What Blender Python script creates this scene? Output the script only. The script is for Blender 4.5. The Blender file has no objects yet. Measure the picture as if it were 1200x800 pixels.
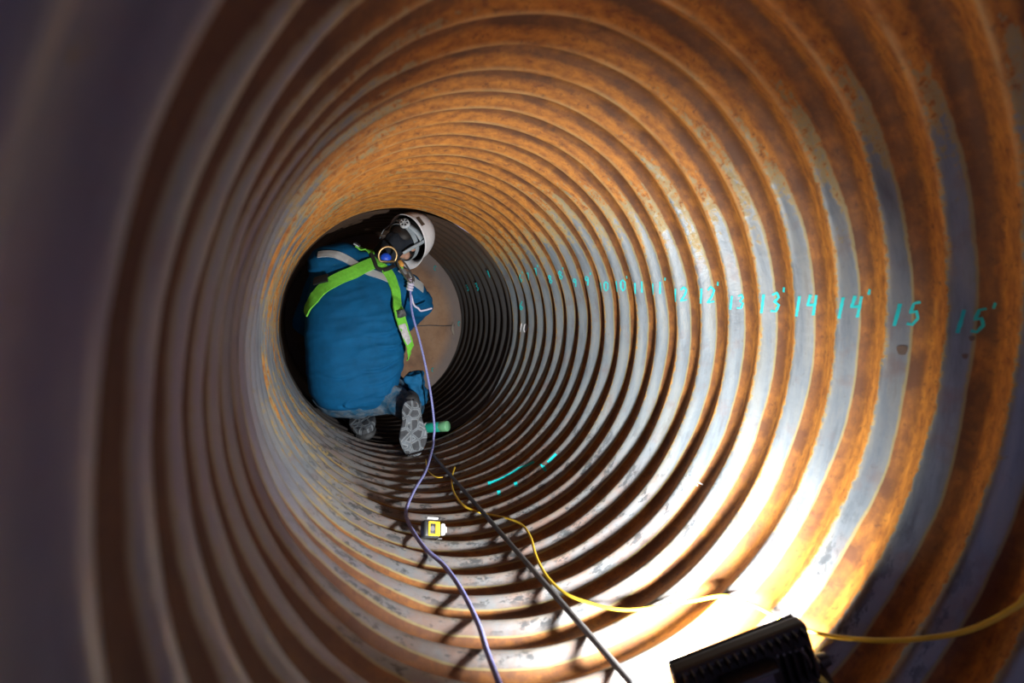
import bpy, bmesh, math, random
import numpy as np
from mathutils import Vector, Matrix, noise as mnoise
from mathutils.bvhtree import BVHTree

random.seed(4)
rng = np.random.default_rng(7)
scene = bpy.context.scene
C = scene.collection
PI = math.pi

# ------------------------------------------------------------------ place measurements
R = 0.65                     # crest radius of the pipe
DEP = 0.030                  # corrugation depth
PITCH = 0.1644 * R
N0 = 4.784
END_Y = 3.70                 # end plate
JOINT_Y = 2.66               # joint between the two pipe sections
ZC = R                       # pipe axis height (the floor line is z = 0)
CAM = Vector((-0.8446 * R, 0.0, ZC + 0.1833 * R))
YAW, PIT, F = 0.42253, 0.07326, 550.83


def ray(px, py):
    x = (px - 600) / F; y = -(py - 400) / F; z = 1.0
    c, s = math.cos(PIT), math.sin(PIT)
    y, z = c * y - s * z, s * y + c * z
    c, s = math.cos(YAW), math.sin(YAW)
    x, z = c * x + s * z, -s * x + c * z
    return Vector((x, z, y))


def at(px, py, d):
    r = ray(px, py)
    return CAM + r * (d / r.y)


def profile(u):
    """0 on the crest (u integer), 1 in the valley; rounded crest, wide valley"""
    s = np.sin(np.pi * u)
    e = 0.24
    a = np.sqrt(s * s + e * e)
    return (a - e) / (math.sqrt(1 + e * e) - e)


def pipe_r(y, th, shift=0.0):
    u = y / PITCH - N0 + th / PI + shift
    dents = 0.0012 * np.sin(th * 5 + y * 7) + 0.0010 * np.sin(th * 11 - y * 13)
    return R + DEP * profile(np.asarray(u, dtype=float)) + dents


def hit(px, py, rad=R):
    r = ray(px, py)
    o = CAM - Vector((0, 0, ZC))
    A = r.x ** 2 + r.z ** 2; B = 2 * (o.x * r.x + o.z * r.z); Cc = o.x ** 2 + o.z ** 2 - rad * rad
    t = (-B + math.sqrt(B * B - 4 * A * Cc)) / (2 * A)
    p = o + r * t
    return p.y, math.atan2(p.z, p.x)


def wall_hit(px, py):
    """first point of the corrugated wall seen along a ray"""
    r = ray(px, py); o = CAM - Vector((0, 0, ZC))
    t = 0.25
    while t < 8:
        p = o + r * t
        if math.hypot(p.x, p.z) >= float(pipe_r(p.y, math.atan2(p.z, p.x))) - 0.0005: break
        t += 0.0015
    return p.y, math.atan2(p.z, p.x)


def on_pipe(y, th, off):
    r = float(pipe_r(y, th)) - off
    return Vector((r * math.cos(th), y, ZC + r * math.sin(th)))


def on_crest(y, th, off):
    r = R - off
    return Vector((r * math.cos(th), y, ZC + r * math.sin(th)))


# ------------------------------------------------------------------ materials
def new_mat(name):
    m = bpy.data.materials.new(name); m.use_nodes = True
    nt = m.node_tree
    return m, nt, nt.nodes['Principled BSDF']


class NB:
    def __init__(s, nt): s.nt = nt

    def n(s, t, **kw):
        x = s.nt.nodes.new(t)
        for k, v in kw.items():
            setattr(x, k, v)
        return x

    def link(s, a, b): s.nt.links.new(a, b)

    def math(s, op, a, b=None, c=None, clamp=False):
        x = s.n('ShaderNodeMath', operation=op); x.use_clamp = clamp
        for i, v in enumerate((a, b, c)):
            if v is None: continue
            if isinstance(v, (int, float)): x.inputs[i].default_value = v
            else: s.link(v, x.inputs[i])
        return x.outputs[0]

    def mix(s, f, a, b, blend='MIX'):
        x = s.n('ShaderNodeMix', data_type='RGBA', blend_type=blend)
        for i, v in ((0, f), (6, a), (7, b)):
            if isinstance(v, (int, float)): x.inputs[i].default_value = v
            elif isinstance(v, tuple): x.inputs[i].default_value = v if len(v) == 4 else v + (1,)
            else: s.link(v, x.inputs[i])
        return x.outputs[2]

    def ramp(s, f, stops, interp='LINEAR'):
        x = s.n('ShaderNodeValToRGB'); x.color_ramp.interpolation = interp
        el = x.color_ramp.elements
        while len(el) < len(stops): el.new(0.5)
        for e, (p, c) in zip(el, stops):
            e.position = p
            e.color = (c, c, c, 1) if isinstance(c, (int, float)) else tuple(c) + (1,)
        s.link(f, x.inputs[0])
        return x.outputs[0]

    def noise(s, vec, scale, detail=4, rough=0.6, dist=0.0):
        x = s.n('ShaderNodeTexNoise')
        x.inputs['Scale'].default_value = scale; x.inputs['Detail'].default_value = detail
        x.inputs['Roughness'].default_value = rough; x.inputs['Distortion'].default_value = dist
        s.link(vec, x.inputs['Vector'])
        return x.outputs['Fac']

    def scaled(s, vec, sc):
        x = s.n('ShaderNodeVectorMath', operation='MULTIPLY')
        s.link(vec, x.inputs[0]); x.inputs[1].default_value = sc
        return x.outputs[0]


def simple(name, col, rough=0.6, metal=0.0, var=0.12, scale=30.0, bump=0.0, bscale=200.0, emit=None):
    m, nt, b = new_mat(name); q = NB(nt)
    tc = q.n('ShaderNodeTexCoord').outputs['Object']
    f = q.noise(tc, scale, 4)
    f = q.ramp(f, [(0.3, 0.0), (0.7, 1.0)])
    dark = tuple(c * (1 - var) for c in col); lite = tuple(min(1, c * (1 + var)) for c in col)
    q.link(q.mix(f, dark, lite), b.inputs['Base Color'])
    b.inputs['Roughness'].default_value = rough; b.inputs['Metallic'].default_value = metal
    if bump:
        bn = q.n('ShaderNodeBump'); bn.inputs['Strength'].default_value = bump; bn.inputs['Distance'].default_value = 0.002
        q.link(q.noise(tc, bscale, 3), bn.inputs['Height']); q.link(bn.outputs[0], b.inputs['Normal'])
    return m


def pipe_material(name, dark_section=False):
    m, nt, b = new_mat(name); q = NB(nt)
    obj = q.n('ShaderNodeTexCoord').outputs['Object']
    uv = q.n('ShaderNodeUVMap', uv_map='UVMap').outputs['UV']
    sep = q.n('ShaderNodeSeparateXYZ'); q.link(uv, sep.inputs[0])
    so = q.n('ShaderNodeSeparateXYZ'); q.link(obj, so.inputs[0])
    streak = q.scaled(obj, (4.0, 34.0, 4.0))
    streak_f = q.scaled(obj, (26.0, 85.0, 26.0))
    n_big = q.noise(obj, 3.2, 4)
    n_mid = q.noise(obj, 11.0, 6, 0.65)
    n_fine = q.noise(obj, 60.0, 6, 0.7)
    n_str = q.noise(streak, 1.0, 5, 0.65)
    n_strf = q.noise(streak_f, 1.0, 4, 0.65)
    wob = q.math('MULTIPLY_ADD', n_str, 0.14, -0.07)
    wob = q.math('ADD', wob, q.math('MULTIPLY_ADD', n_fine, 0.16, -0.08))
    ph = q.math('FRACT', q.math('ADD', sep.outputs[1], wob))
    ph0 = q.math('FRACT', sep.outputs[1])
    up = q.math('MULTIPLY_ADD', q.math('DIVIDE', so.outputs[2], R), 0.5, 0.5)
    side = q.math('MULTIPLY_ADD', q.math('DIVIDE', so.outputs[0], R), 0.5, 0.5)
    # rust lies in the valley and on the slope behind each ridge
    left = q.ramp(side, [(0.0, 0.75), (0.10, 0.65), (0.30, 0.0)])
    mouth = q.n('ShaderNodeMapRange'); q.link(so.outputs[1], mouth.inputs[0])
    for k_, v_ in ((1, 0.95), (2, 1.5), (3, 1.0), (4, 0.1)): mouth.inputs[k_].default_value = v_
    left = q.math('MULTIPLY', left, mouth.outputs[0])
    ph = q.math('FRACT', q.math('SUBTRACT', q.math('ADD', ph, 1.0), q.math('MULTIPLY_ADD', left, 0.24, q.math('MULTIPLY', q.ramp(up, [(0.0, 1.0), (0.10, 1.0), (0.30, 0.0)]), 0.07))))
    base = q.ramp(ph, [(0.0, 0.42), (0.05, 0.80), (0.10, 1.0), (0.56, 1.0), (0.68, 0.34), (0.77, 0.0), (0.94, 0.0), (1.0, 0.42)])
    top = q.ramp(up, [(0.0, 0.0), (0.60, 0.03), (0.78, 0.32), (0.95, 0.80), (1.0, 0.9)])
    rust = q.math('ADD', base, q.math('MULTIPLY', top, q.math('MULTIPLY_ADD', n_str, 1.0, 0.45)))
    inner = q.math('MULTIPLY', q.ramp(side, [(0.0, 1.0), (0.08, 0.8), (0.30, 0.0)]), q.math('SUBTRACT', 1.1, mouth.outputs[0]))
    rust = q.math('ADD', rust, q.math('MULTIPLY', inner, q.math('MULTIPLY_ADD', n_str, 1.8, -0.62)))
    rust = q.math('ADD', rust, q.math('MULTIPLY_ADD', n_big, 0.7, -0.35))
    rust = q.math('ADD', rust, q.math('MULTIPLY_ADD', n_str, 0.5, -0.25))
    rust = q.math('ADD', rust, q.math('MULTIPLY_ADD', n_fine, 0.9, -0.45))
    lip = q.n('ShaderNodeMapRange'); q.link(so.outputs[1], lip.inputs[0])
    for k_, v_ in ((1, 0.29), (2, 0.37), (3, 1.0), (4, 0.0)): lip.inputs[k_].default_value = v_
    rust = q.math('SUBTRACT', rust, q.math('MULTIPLY', q.math('MULTIPLY', left, lip.outputs[0]), 1.25))
    rust = q.ramp(rust, [(0.32, 0.0), (0.60, 1.0)])
    # bare metal: blue grey with pale lime and dirty grey
    metal = q.ramp(n_str, [(0.25, (0.095, 0.112, 0.130)), (0.45, (0.160, 0.195, 0.225)), (0.6, (0.205, 0.230, 0.238)), (0.8, (0.145, 0.148, 0.140))])
    metal = q.mix(q.ramp(n_mid, [(0.54, 0.0), (0.72, 0.5)]), metal, (0.17, 0.105, 0.095))
    metal = q.mix(q.ramp(n_fine, [(0.60, 0.0), (0.75, 0.55)]), metal, (0.10, 0.09, 0.085))
    # violet light from the mouth painted into the near left metal
    metal = q.mix(q.math('MULTIPLY', left, q.ramp(n_big, [(0.35, 0.3), (0.6, 1.0)])), metal, (0.165, 0.132, 0.205))
    metal = q.mix(q.ramp(up, [(0.0, 0.75), (0.08, 0.7), (0.24, 0.0)]), metal, q.mix(q.ramp(n_mid, [(0.4, 0.0), (0.62, 1.0)]), (0.135, 0.138, 0.143), (0.17, 0.105, 0.078)))  # metal colour darkened towards the floor to hold back the lamp's glare
    # worn dark flakes along the ridge tops near the floor
    low = q.ramp(up, [(0.0, 1.0), (0.12, 1.0), (0.3, 0.0)])
    crest = q.ramp(ph0, [(0.0, 0.6), (0.05, 0.0), (0.72, 0.0), (0.86, 1.0), (1.0, 0.8)])
    flakes = q.ramp(q.noise(q.scaled(obj, (16, 44, 16)), 1.0, 6, 0.75), [(0.52, 0.0), (0.57, 1.0)])
    flakes = q.math('MULTIPLY', q.math('MULTIPLY', low, crest), flakes)
    metal = q.mix(q.math('MULTIPLY', flakes, 0.9), metal, (0.035, 0.04, 0.045))
    # rust colours
    ro = q.ramp(n_strf, [(0.25, (0.17, 0.055, 0.012)), (0.42, (0.34, 0.125, 0.018)), (0.6, (0.50, 0.20, 0.025)), (0.8, (0.58, 0.26, 0.04))])
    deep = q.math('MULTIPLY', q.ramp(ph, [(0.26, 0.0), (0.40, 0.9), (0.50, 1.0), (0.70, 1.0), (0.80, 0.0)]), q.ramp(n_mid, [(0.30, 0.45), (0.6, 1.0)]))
    ro = q.mix(deep, ro, (0.105, 0.040, 0.014))  # brown valley rust, with corrugation shade painted in
    ro = q.mix(q.ramp(n_fine, [(0.56, 0.0), (0.68, 0.75)]), ro, (0.085, 0.030, 0.012))
    ro = q.mix(q.math('MULTIPLY', left, 1.15, clamp=True), ro, (0.060, 0.020, 0.013))  # dimness outside the lamp's beam painted as darker rust, near left
    # pale highlight painted on the very crest, stronger towards the top
    line = q.math('MULTIPLY', q.ramp(ph0, [(0.0, 1.0), (0.06, 0.0), (0.91, 0.0), (1.0, 1.0)]), q.ramp(n_str, [(0.35, 0.0), (0.6, 0.8)]))
    line = q.math('MULTIPLY', line, q.math('MULTIPLY_ADD', top, 0.7, 0.2))
    edge = q.math('MULTIPLY', q.math('MULTIPLY', rust, q.math('SUBTRACT', 1.0, rust)), 2.4, clamp=True)
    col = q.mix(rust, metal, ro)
    col = q.mix(q.math('MULTIPLY', edge, q.math('MULTIPLY_ADD', left, -0.8, 1.0)), col, (0.30, 0.27, 0.10))
    col = q.mix(line, col, (0.55, 0.42, 0.20))
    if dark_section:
        col = q.mix(0.90, col, (0.040, 0.035, 0.033))  # dark, dirty steel; tone deepened further to stand in for the worker's shadow
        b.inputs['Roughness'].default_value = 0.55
    else:
        q.link(q.math('MULTIPLY_ADD', rust, 0.25, 0.45), b.inputs['Roughness'])
        q.link(q.math('MULTIPLY_ADD', rust, -0.25, 0.28), b.inputs['Metallic'])
    q.link(col, b.inputs['Base Color'])
    bn = q.n('ShaderNodeBump'); bn.inputs['Strength'].default_value = 0.35; bn.inputs['Distance'].default_value = 0.004
    h = q.math('ADD', q.math('MULTIPLY', n_fine, 0.5), q.math('ADD', n_mid, q.math('MULTIPLY', rust, 0.25)))
    q.link(h, bn.inputs['Height']); q.link(bn.outputs[0], b.inputs['Normal'])
    return m


def plate_material():
    m, nt, b = new_mat('rusty_plate'); q = NB(nt)
    obj = q.n('ShaderNodeTexCoord').outputs['Object']
    n1 = q.noise(obj, 4.0, 6, 0.65); n2 = q.noise(obj, 25.0, 6, 0.7)
    c = q.ramp(n1, [(0.3, (0.20, 0.11, 0.07)), (0.5, (0.36, 0.21, 0.12)), (0.7, (0.42, 0.27, 0.17))])
    c = q.mix(q.ramp(n2, [(0.55, 0.0), (0.72, 0.6)]), c, (0.15, 0.10, 0.08))
    ln = q.n('ShaderNodeVectorMath', operation='LENGTH'); q.link(obj, ln.inputs[0])
    rim = q.ramp(q.math('DIVIDE', ln.outputs[1], R), [(0.80, 0.0), (0.93, 0.8)])
    c = q.mix(rim, c, (0.20, 0.18, 0.18))
    q.link(c, b.inputs['Base Color']); b.inputs['Roughness'].default_value = 0.75
    return m


def cloth_material(name, col, dust=(0.3, 0.3, 0.3), dust_amt=0.0, rough=0.8):
    m, nt, b = new_mat(name); q = NB(nt)
    obj = q.n('ShaderNodeTexCoord').outputs['Object']
    n1 = q.noise(obj, 9.0, 5, 0.6)
    c = q.mix(q.ramp(n1, [(0.35, 0.0), (0.7, 1.0)]), tuple(x * 0.8 for x in col), tuple(min(1, x * 1.15) for x in col))
    if dust_amt:
        n2 = q.noise(obj, 14.0, 6, 0.7)
        c = q.mix(q.math('MULTIPLY', q.ramp(n2, [(0.4, 0.0), (0.65, 1.0)]), dust_amt), c, dust)
    q.link(c, b.inputs['Base Color']); b.inputs['Roughness'].default_value = rough
    b.inputs['Specular IOR Level'].default_value = 0.2
    bn = q.n('ShaderNodeBump'); bn.inputs['Strength'].default_value = 0.15; bn.inputs['Distance'].default_value = 0.002
    q.link(q.noise(obj, 350.0, 2), bn.inputs['Height']); q.link(bn.outputs[0], b.inputs['Normal'])
    return m


def sole_material():
    m, nt, b = new_mat('dusty_boot_sole'); q = NB(nt)
    obj = q.n('ShaderNodeTexCoord').outputs['Object']
    v = q.n('ShaderNodeTexVoronoi', feature='DISTANCE_TO_EDGE'); v.inputs['Scale'].default_value = 24
    q.link(q.scaled(obj, (1.0, 0.75, 0.2)), v.inputs['Vector'])
    n2 = q.noise(obj, 18.0, 4)
    dusty = q.mix(q.ramp(n2, [(0.3, 0.0), (0.7, 1.0)]), (0.07, 0.085, 0.10), (0.20, 0.24, 0.28))
    lug = q.mix(q.ramp(n2, [(0.35, 0.0), (0.6, 1.0)]), (0.03, 0.035, 0.042), (0.075, 0.085, 0.10))
    c = q.mix(q.ramp(v.outputs['Distance'], [(0.08, 0.0), (0.16, 1.0)]), dusty, lug)
    c = q.mix(q.ramp(v.outputs['Distance'], [(0.05, 0.0), (0.075, 0.55), (0.10, 0.0)]), c, (0.45, 0.50, 0.53))
    q.link(c, b.inputs['Base Color']); b.inputs['Roughness'].default_value = 0.8
    bn = q.n('ShaderNodeBump'); bn.inputs['Strength'].default_value = 0.6; bn.inputs['Distance'].default_value = 0.005
    q.link(q.ramp(v.outputs['Distance'], [(0.06, 0.0), (0.16, 1.0)]), bn.inputs['Height']); q.link(bn.outputs[0], b.inputs['Normal'])
    return m


def rope_material(name, a, bcol, scale=60.0):
    m, nt, b = new_mat(name); q = NB(nt)
    uv = q.n('ShaderNodeUVMap', uv_map='UVMap').outputs['UV']
    w = q.n('ShaderNodeTexWave', wave_type='BANDS', bands_direction='DIAGONAL'); w.inputs['Scale'].default_value = scale
    w.inputs['Distortion'].default_value = 0.5
    q.link(uv, w.inputs['Vector'])
    q.link(q.mix(q.ramp(w.outputs['Fac'], [(0.35, 0.0), (0.65, 1.0)]), a, bcol), b.inputs['Base Color'])
    b.inputs['Roughness'].default_value = 0.75
    return m


M = {}
M['pipe'] = pipe_material('rusted_corrugated_steel')
M['pipe_far'] = pipe_material('shade_darkened_steel', True)
M['plate'] = plate_material()
M['jacket'] = cloth_material('blue_work_jacket', (0.003, 0.105, 0.265))
M['neck'] = cloth_material('dark_neck_cloth', (0.018, 0.024, 0.034))
M['trousers'] = cloth_material('dusty_blue_trousers', (0.02, 0.10, 0.19), (0.20, 0.22, 0.24), 0.75)
M['pocket'] = cloth_material('blue_trouser_pocket', (0.010, 0.13, 0.30))
M['reflective'] = simple('silver_reflective_tape', (0.55, 0.60, 0.62), 0.35, 0.2, 0.1)
M['skin'] = simple('skin', (0.48, 0.28, 0.20), 0.55, 0, 0.06)
M['hair'] = simple('dark_hair', (0.015, 0.013, 0.012), 0.6)
M['helmet'] = simple('white_helmet_shell', (0.84, 0.85, 0.88), 0.35, 0, 0.04, 18)
M['helmet_in'] = simple('dark_helmet_lining', (0.03, 0.032, 0.036), 0.8)
M['grey_plastic'] = simple('grey_plastic', (0.36, 0.43, 0.48), 0.5)
M['pale_plastic'] = simple('pale_plastic', (0.62, 0.68, 0.72), 0.45)
M['brown_sticker'] = simple('brown_sticker', (0.10, 0.07, 0.05), 0.6)
M['green_web'] = simple('lime_webbing', (0.20, 0.72, 0.06), 0.7, 0, 0.12, 60, 0.3, 500)
M['black_web'] = simple('black_webbing', (0.02, 0.02, 0.022), 0.75)
M['label_white'] = simple('white_label', (0.62, 0.63, 0.66), 0.6, 0, 0.25, 45)
M['brass'] = simple('brass_ring', (0.55, 0.38, 0.18), 0.35, 0.8)
M['steel'] = simple('grey_steel', (0.30, 0.31, 0.33), 0.35, 0.8)
M['orange_plastic'] = simple('orange_plastic', (0.80, 0.38, 0.08), 0.5)
M['blue_plastic'] = simple('blue_plastic', (0.01, 0.09, 0.75), 0.45)
M['boot'] = simple('dusty_black_boot', (0.05, 0.055, 0.06), 0.75, 0, 0.5, 25)
M['sole'] = sole_material()
M['rope'] = rope_material('blue_white_rope', (0.50, 0.54, 0.85), (0.035, 0.045, 0.42), 55)
M['rope_white'] = simple('pale_rope_end', (0.66, 0.64, 0.82), 0.75, 0, 0.2, 150)
M['cord'] = simple('yellow_cord', (0.62, 0.42, 0.03), 0.45, 0, 0.2, 12)
M['rod'] = simple('dark_steel_rod', (0.13, 0.13, 0.135), 0.45, 0.6, 0.3, 30)
M['lamp_black'] = simple('black_lamp_metal', (0.018, 0.018, 0.02), 0.45, 0.0, 0.2)
M['lamp_label'] = simple('charcoal_label', (0.10, 0.10, 0.13), 0.6, 0, 0.25, 60)
M['yellow'] = simple('yellow_plastic', (0.85, 0.55, 0.02), 0.4)
M['black_plastic'] = simple('black_plastic', (0.02, 0.025, 0.028), 0.5)
M['white_plastic'] = simple('white_plastic', (0.75, 0.76, 0.78), 0.4)
M['teal_can'] = simple('teal_can', (0.02, 0.42, 0.30), 0.3, 0, 0.1)
M['green_cap'] = simple('pale_green_cap', (0.18, 0.48, 0.25), 0.35)
M['paint'] = simple('teal_marker_paint', (0.0, 0.46, 0.48), 0.6)
M['chalk'] = simple('white_scratch', (0.75, 0.76, 0.80), 0.7)
M['mud'] = simple('grey_mud', (0.38, 0.33, 0.28), 0.8)
m, nt, b = new_mat('led_lens')
b.inputs['Base Color'].default_value = (0.9, 0.9, 0.9, 1)
b.inputs['Emission Color'].default_value = (1.0, 0.98, 0.95, 1)
LAMP_STRENGTH = 2050.0
b.inputs['Emission Strength'].default_value = LAMP_STRENGTH
M['lens'] = m


# ------------------------------------------------------------------ mesh helpers
def finish(name, me, mat, parent=None, smooth=True):
    o = bpy.data.objects.new(name, me)
    C.objects.link(o)
    if mat is not None: me.materials.append(mat)
    if smooth:
        me.polygons.foreach_set('use_smooth', np.ones(len(me.polygons), dtype=bool))
    if parent is not None:
        o.parent = parent
        o.matrix_parent_inverse = parent.matrix_world.inverted()
    return o


def from_bm(name, bm, mat, parent=None, smooth=True):
    bmesh.ops.recalc_face_normals(bm, faces=bm.faces)
    me = bpy.data.meshes.new(name); bm.to_mesh(me); bm.free()
    return finish(name, me, mat, parent, smooth)


def set_props(o, label=None, cat=None, group=None, kind=None):
    for k, v in (('label', label), ('category', cat), ('group', group), ('kind', kind)):
        if v: o[k] = v
    return o


def empty(name, loc, label, cat, group=None):
    o = bpy.data.objects.new(name, None); C.objects.link(o)
    o.location = loc
    o.empty_display_size = 0.05
    bpy.context.view_layer.update()
    return set_props(o, label, cat, group)


def catmull(pts, n=8):
    pts = [Vector(p) for p in pts]
    P = [pts[0] * 2 - pts[1]] + pts + [pts[-1] * 2 - pts[-2]]
    out = []
    for i in range(1, len(P) - 2):
        p0, p1, p2, p3 = P[i - 1:i + 3]
        for k in range(n):
            t = k / n
            out.append(0.5 * ((2 * p1) + (p2 - p0) * t + (2 * p0 - 5 * p1 + 4 * p2 - p3) * t * t + (3 * p1 - p0 - 3 * p2 + p3) * t ** 3))
    out.append(pts[-1])
    return out


def tube_bm(bm, pts, rad, seg=10, caps=True, ell=None):
    """swept tube, rad number or list; writes UVs (around, along)"""
    pts = [Vector(p) for p in pts]
    n = len(pts)
    rads = rad if isinstance(rad, (list, tuple)) else [rad] * n
    uvl = bm.loops.layers.uv.get('UVMap') or bm.loops.layers.uv.new('UVMap')
    t0 = (pts[1] - pts[0]).normalized()
    up = Vector((0, 0, 1)) if abs(t0.z) < 0.9 else Vector((1, 0, 0))
    nrm = (up - t0 * up.dot(t0)).normalized()
    rings = []; L = [0.0]
    for i in range(n):
        if i > 0: L.append(L[-1] + (pts[i] - pts[i - 1]).length)
        t = (pts[min(i + 1, n - 1)] - pts[max(i - 1, 0)])
        t = t.normalized() if t.length > 1e-9 else t0
        nrm = (nrm - t * nrm.dot(t)).normalized()
        bi = t.cross(nrm)
        r = rads[i]
        rx, ry = r if isinstance(r, (list, tuple)) else (r, r)
        rings.append([bm.verts.new(pts[i] + nrm * (math.cos(2 * PI * k / seg) * rx) + bi * (math.sin(2 * PI * k / seg) * ry)) for k in range(seg)])
    for i in range(n - 1):
        for k in range(seg):
            k2 = (k + 1) % seg
            f = bm.faces.new((rings[i][k], rings[i][k2], rings[i + 1][k2], rings[i + 1][k]))
            for l, uv in zip(f.loops, ((k / seg, L[i]), ((k + 1) / seg, L[i]), ((k + 1) / seg, L[i + 1]), (k / seg, L[i + 1]))):
                l[uvl].uv = uv
    if caps:
        bm.faces.new(rings[0][::-1]); bm.faces.new(rings[-1])
    return rings


def tube(name, pts, rad, mat, parent=None, seg=10):
    bm = bmesh.new(); tube_bm(bm, pts, rad, seg)
    return from_bm(name, bm, mat, parent)


def box_bm(bm, c, s, mtx=None, bevel=0.0, segs=2):
    g = bmesh.ops.create_cube(bm, size=1.0)
    vs = g['verts']
    bmesh.ops.scale(bm, vec=Vector(s), verts=vs)
    bmesh.ops.translate(bm, vec=Vector(c), verts=vs)
    if mtx is not None: bmesh.ops.transform(bm, matrix=mtx, verts=vs)
    if bevel:
        es = list({e for v in vs for e in v.link_edges})
        bmesh.ops.bevel(bm, geom=es, offset=bevel, segments=segs, affect='EDGES', profile=0.5)


def ball_bm(bm, c, r, mtx=None, u=16, v=10):
    g = bmesh.ops.create_uvsphere(bm, u_segments=u, v_segments=v, radius=1.0)
    r = r if isinstance(r, (tuple, list)) else (r, r, r)
    bmesh.ops.scale(bm, vec=Vector(r), verts=g['verts'])
    if mtx is not None: bmesh.ops.transform(bm, matrix=mtx, verts=g['verts'])
    bmesh.ops.translate(bm, vec=Vector(c), verts=g['verts'])


def capsule_bm(bm, a, b_, ra, rb, seg=18):
    """tapered capsule with round ends"""
    a, b_ = Vector(a), Vector(b_)
    d = (b_ - a).normalized()
    pts, rr = [], []
    for k in range(5):
        t = k / 4 * PI / 2
        pts.append(a - d * ra * math.cos(t) * 0.999); rr.append(max(ra * math.sin(t), ra * 0.05))
    for k in range(5):
        t = k / 4 * PI / 2
        pts.append(b_ + d * rb * math.sin(t) * 0.999); rr.append(max(rb * math.cos(t), rb * 0.05))
    tube_bm(bm, pts, rr, seg)


def evaluated(o):
    dg = bpy.context.evaluated_depsgraph_get()
    me = bpy.data.meshes.new_from_object(o.evaluated_get(dg), depsgraph=dg)
    return me


def remeshed(bm, voxel, smooth=6, factor=0.5):
    """one continuous skin over everything in bm"""
    bmesh.ops.recalc_face_normals(bm, faces=bm.faces)
    me = bpy.data.meshes.new('temporary'); bm.to_mesh(me); bm.free()
    o = bpy.data.objects.new('temporary', me); C.objects.link(o)
    md = o.modifiers.new('r', 'REMESH'); md.mode = 'VOXEL'; md.voxel_size = voxel; md.use_smooth_shade = True
    if smooth:
        ms = o.modifiers.new('s', 'SMOOTH'); ms.iterations = smooth; ms.factor = factor
    bpy.context.view_layer.update()
    out = evaluated(o)
    bpy.data.objects.remove(o); bpy.data.meshes.remove(me)
    return out


def get_co(me):
    a = np.empty(len(me.vertices) * 3); me.vertices.foreach_get('co', a); return a.reshape(-1, 3)


def get_no(me):
    a = np.empty(len(me.vertices) * 3); me.vertices.foreach_get('normal', a); return a.reshape(-1, 3)


def set_co(me, a):
    me.vertices.foreach_set('co', a.ravel()); me.update()


def bvh_of(me):
    return BVHTree.FromPolygons([v.co.copy() for v in me.vertices], [tuple(p.vertices) for p in me.polygons])


# ------------------------------------------------------------------ the pipe
def pipe_section(name, y0, y1, mat, shift=0.0, rad_add=0.0, nt=300, per=20):
    ny = int((y1 - y0) / PITCH * per) + 1
    ys = np.linspace(y0, y1, ny)
    th = np.linspace(-PI, PI, nt + 1)
    Y, T = np.meshgrid(ys, th, indexing='ij')
    r = pipe_r(Y, T, shift) + rad_add
    co = np.stack([r * np.cos(T), Y, r * np.sin(T)], -1)[:, :nt].reshape(-1, 3)
    ii, jj = np.meshgrid(np.arange(ny - 1), np.arange(nt), indexing='ij')
    j2 = (jj + 1) % nt
    q = np.stack([ii * nt + jj, ii * nt + j2, (ii + 1) * nt + j2, (ii + 1) * nt + jj], -1).reshape(-1, 4)
    me = bpy.data.meshes.new(name)
    me.vertices.add(len(co)); me.vertices.foreach_set('co', co.ravel())
    me.loops.add(q.size); me.loops.foreach_set('vertex_index', q.ravel().astype(np.int32))
    me.polygons.add(len(q)); me.polygons.foreach_set('loop_start', np.arange(0, q.size, 4, dtype=np.int32))
    me.update(calc_edges=True)
    uvl = me.uv_layers.new(name='UVMap')
    U = (T + PI) / (2 * PI); V = Y / PITCH - N0 + T / PI + shift + 40.0
    a = np.stack([U, V], -1)
    ca = np.stack([a[:-1, :-1], a[:-1, 1:], a[1:, 1:], a[1:, :-1]], 2).reshape(-1, 2)
    uvl.data.foreach_set('uv', ca.ravel())
    o = finish(name, me, mat)
    o.location = (0, 0, ZC)
    set_props(o, kind='structure')
    bpy.context.view_layer.update()
    return o


wall = pipe_section('wall_pipe', -0.75, JOINT_Y, M['pipe'])
set_props(wall, 'rusty corrugated steel pipe wall with orange valleys and grey ridges', 'wall')
th_ = np.linspace(0, 2 * PI, 97)[:-1]
bm = bmesh.new()
prof = ((JOINT_Y - 0.06, R + DEP + 0.004), (JOINT_Y + 0.06, R + DEP + 0.004), (JOINT_Y + 0.06, R + DEP + 0.010), (JOINT_Y - 0.06, R + DEP + 0.010))
rg = [[bm.verts.new((r * math.cos(a), y, r * math.sin(a))) for a in th_] for y, r in prof]
for k in range(4):
    for i in range(96): bm.faces.new((rg[k][i], rg[k][(i + 1) % 96], rg[(k + 1) % 4][(i + 1) % 96], rg[(k + 1) % 4][i]))
band = from_bm('joint_light_seal', bm, M['pipe_far'])  # unseen band added to stop stray light leaking through the joint
band.location = (0, 0, ZC)
set_props(band, 'added dark band blocking stray light at the joint between the pipe sections', 'band', kind='structure')
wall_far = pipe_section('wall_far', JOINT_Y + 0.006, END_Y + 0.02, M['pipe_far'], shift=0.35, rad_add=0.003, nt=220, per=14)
set_props(wall_far, 'dark corrugated pipe section beyond the joint, deepened by painted shade', 'wall')

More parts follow.
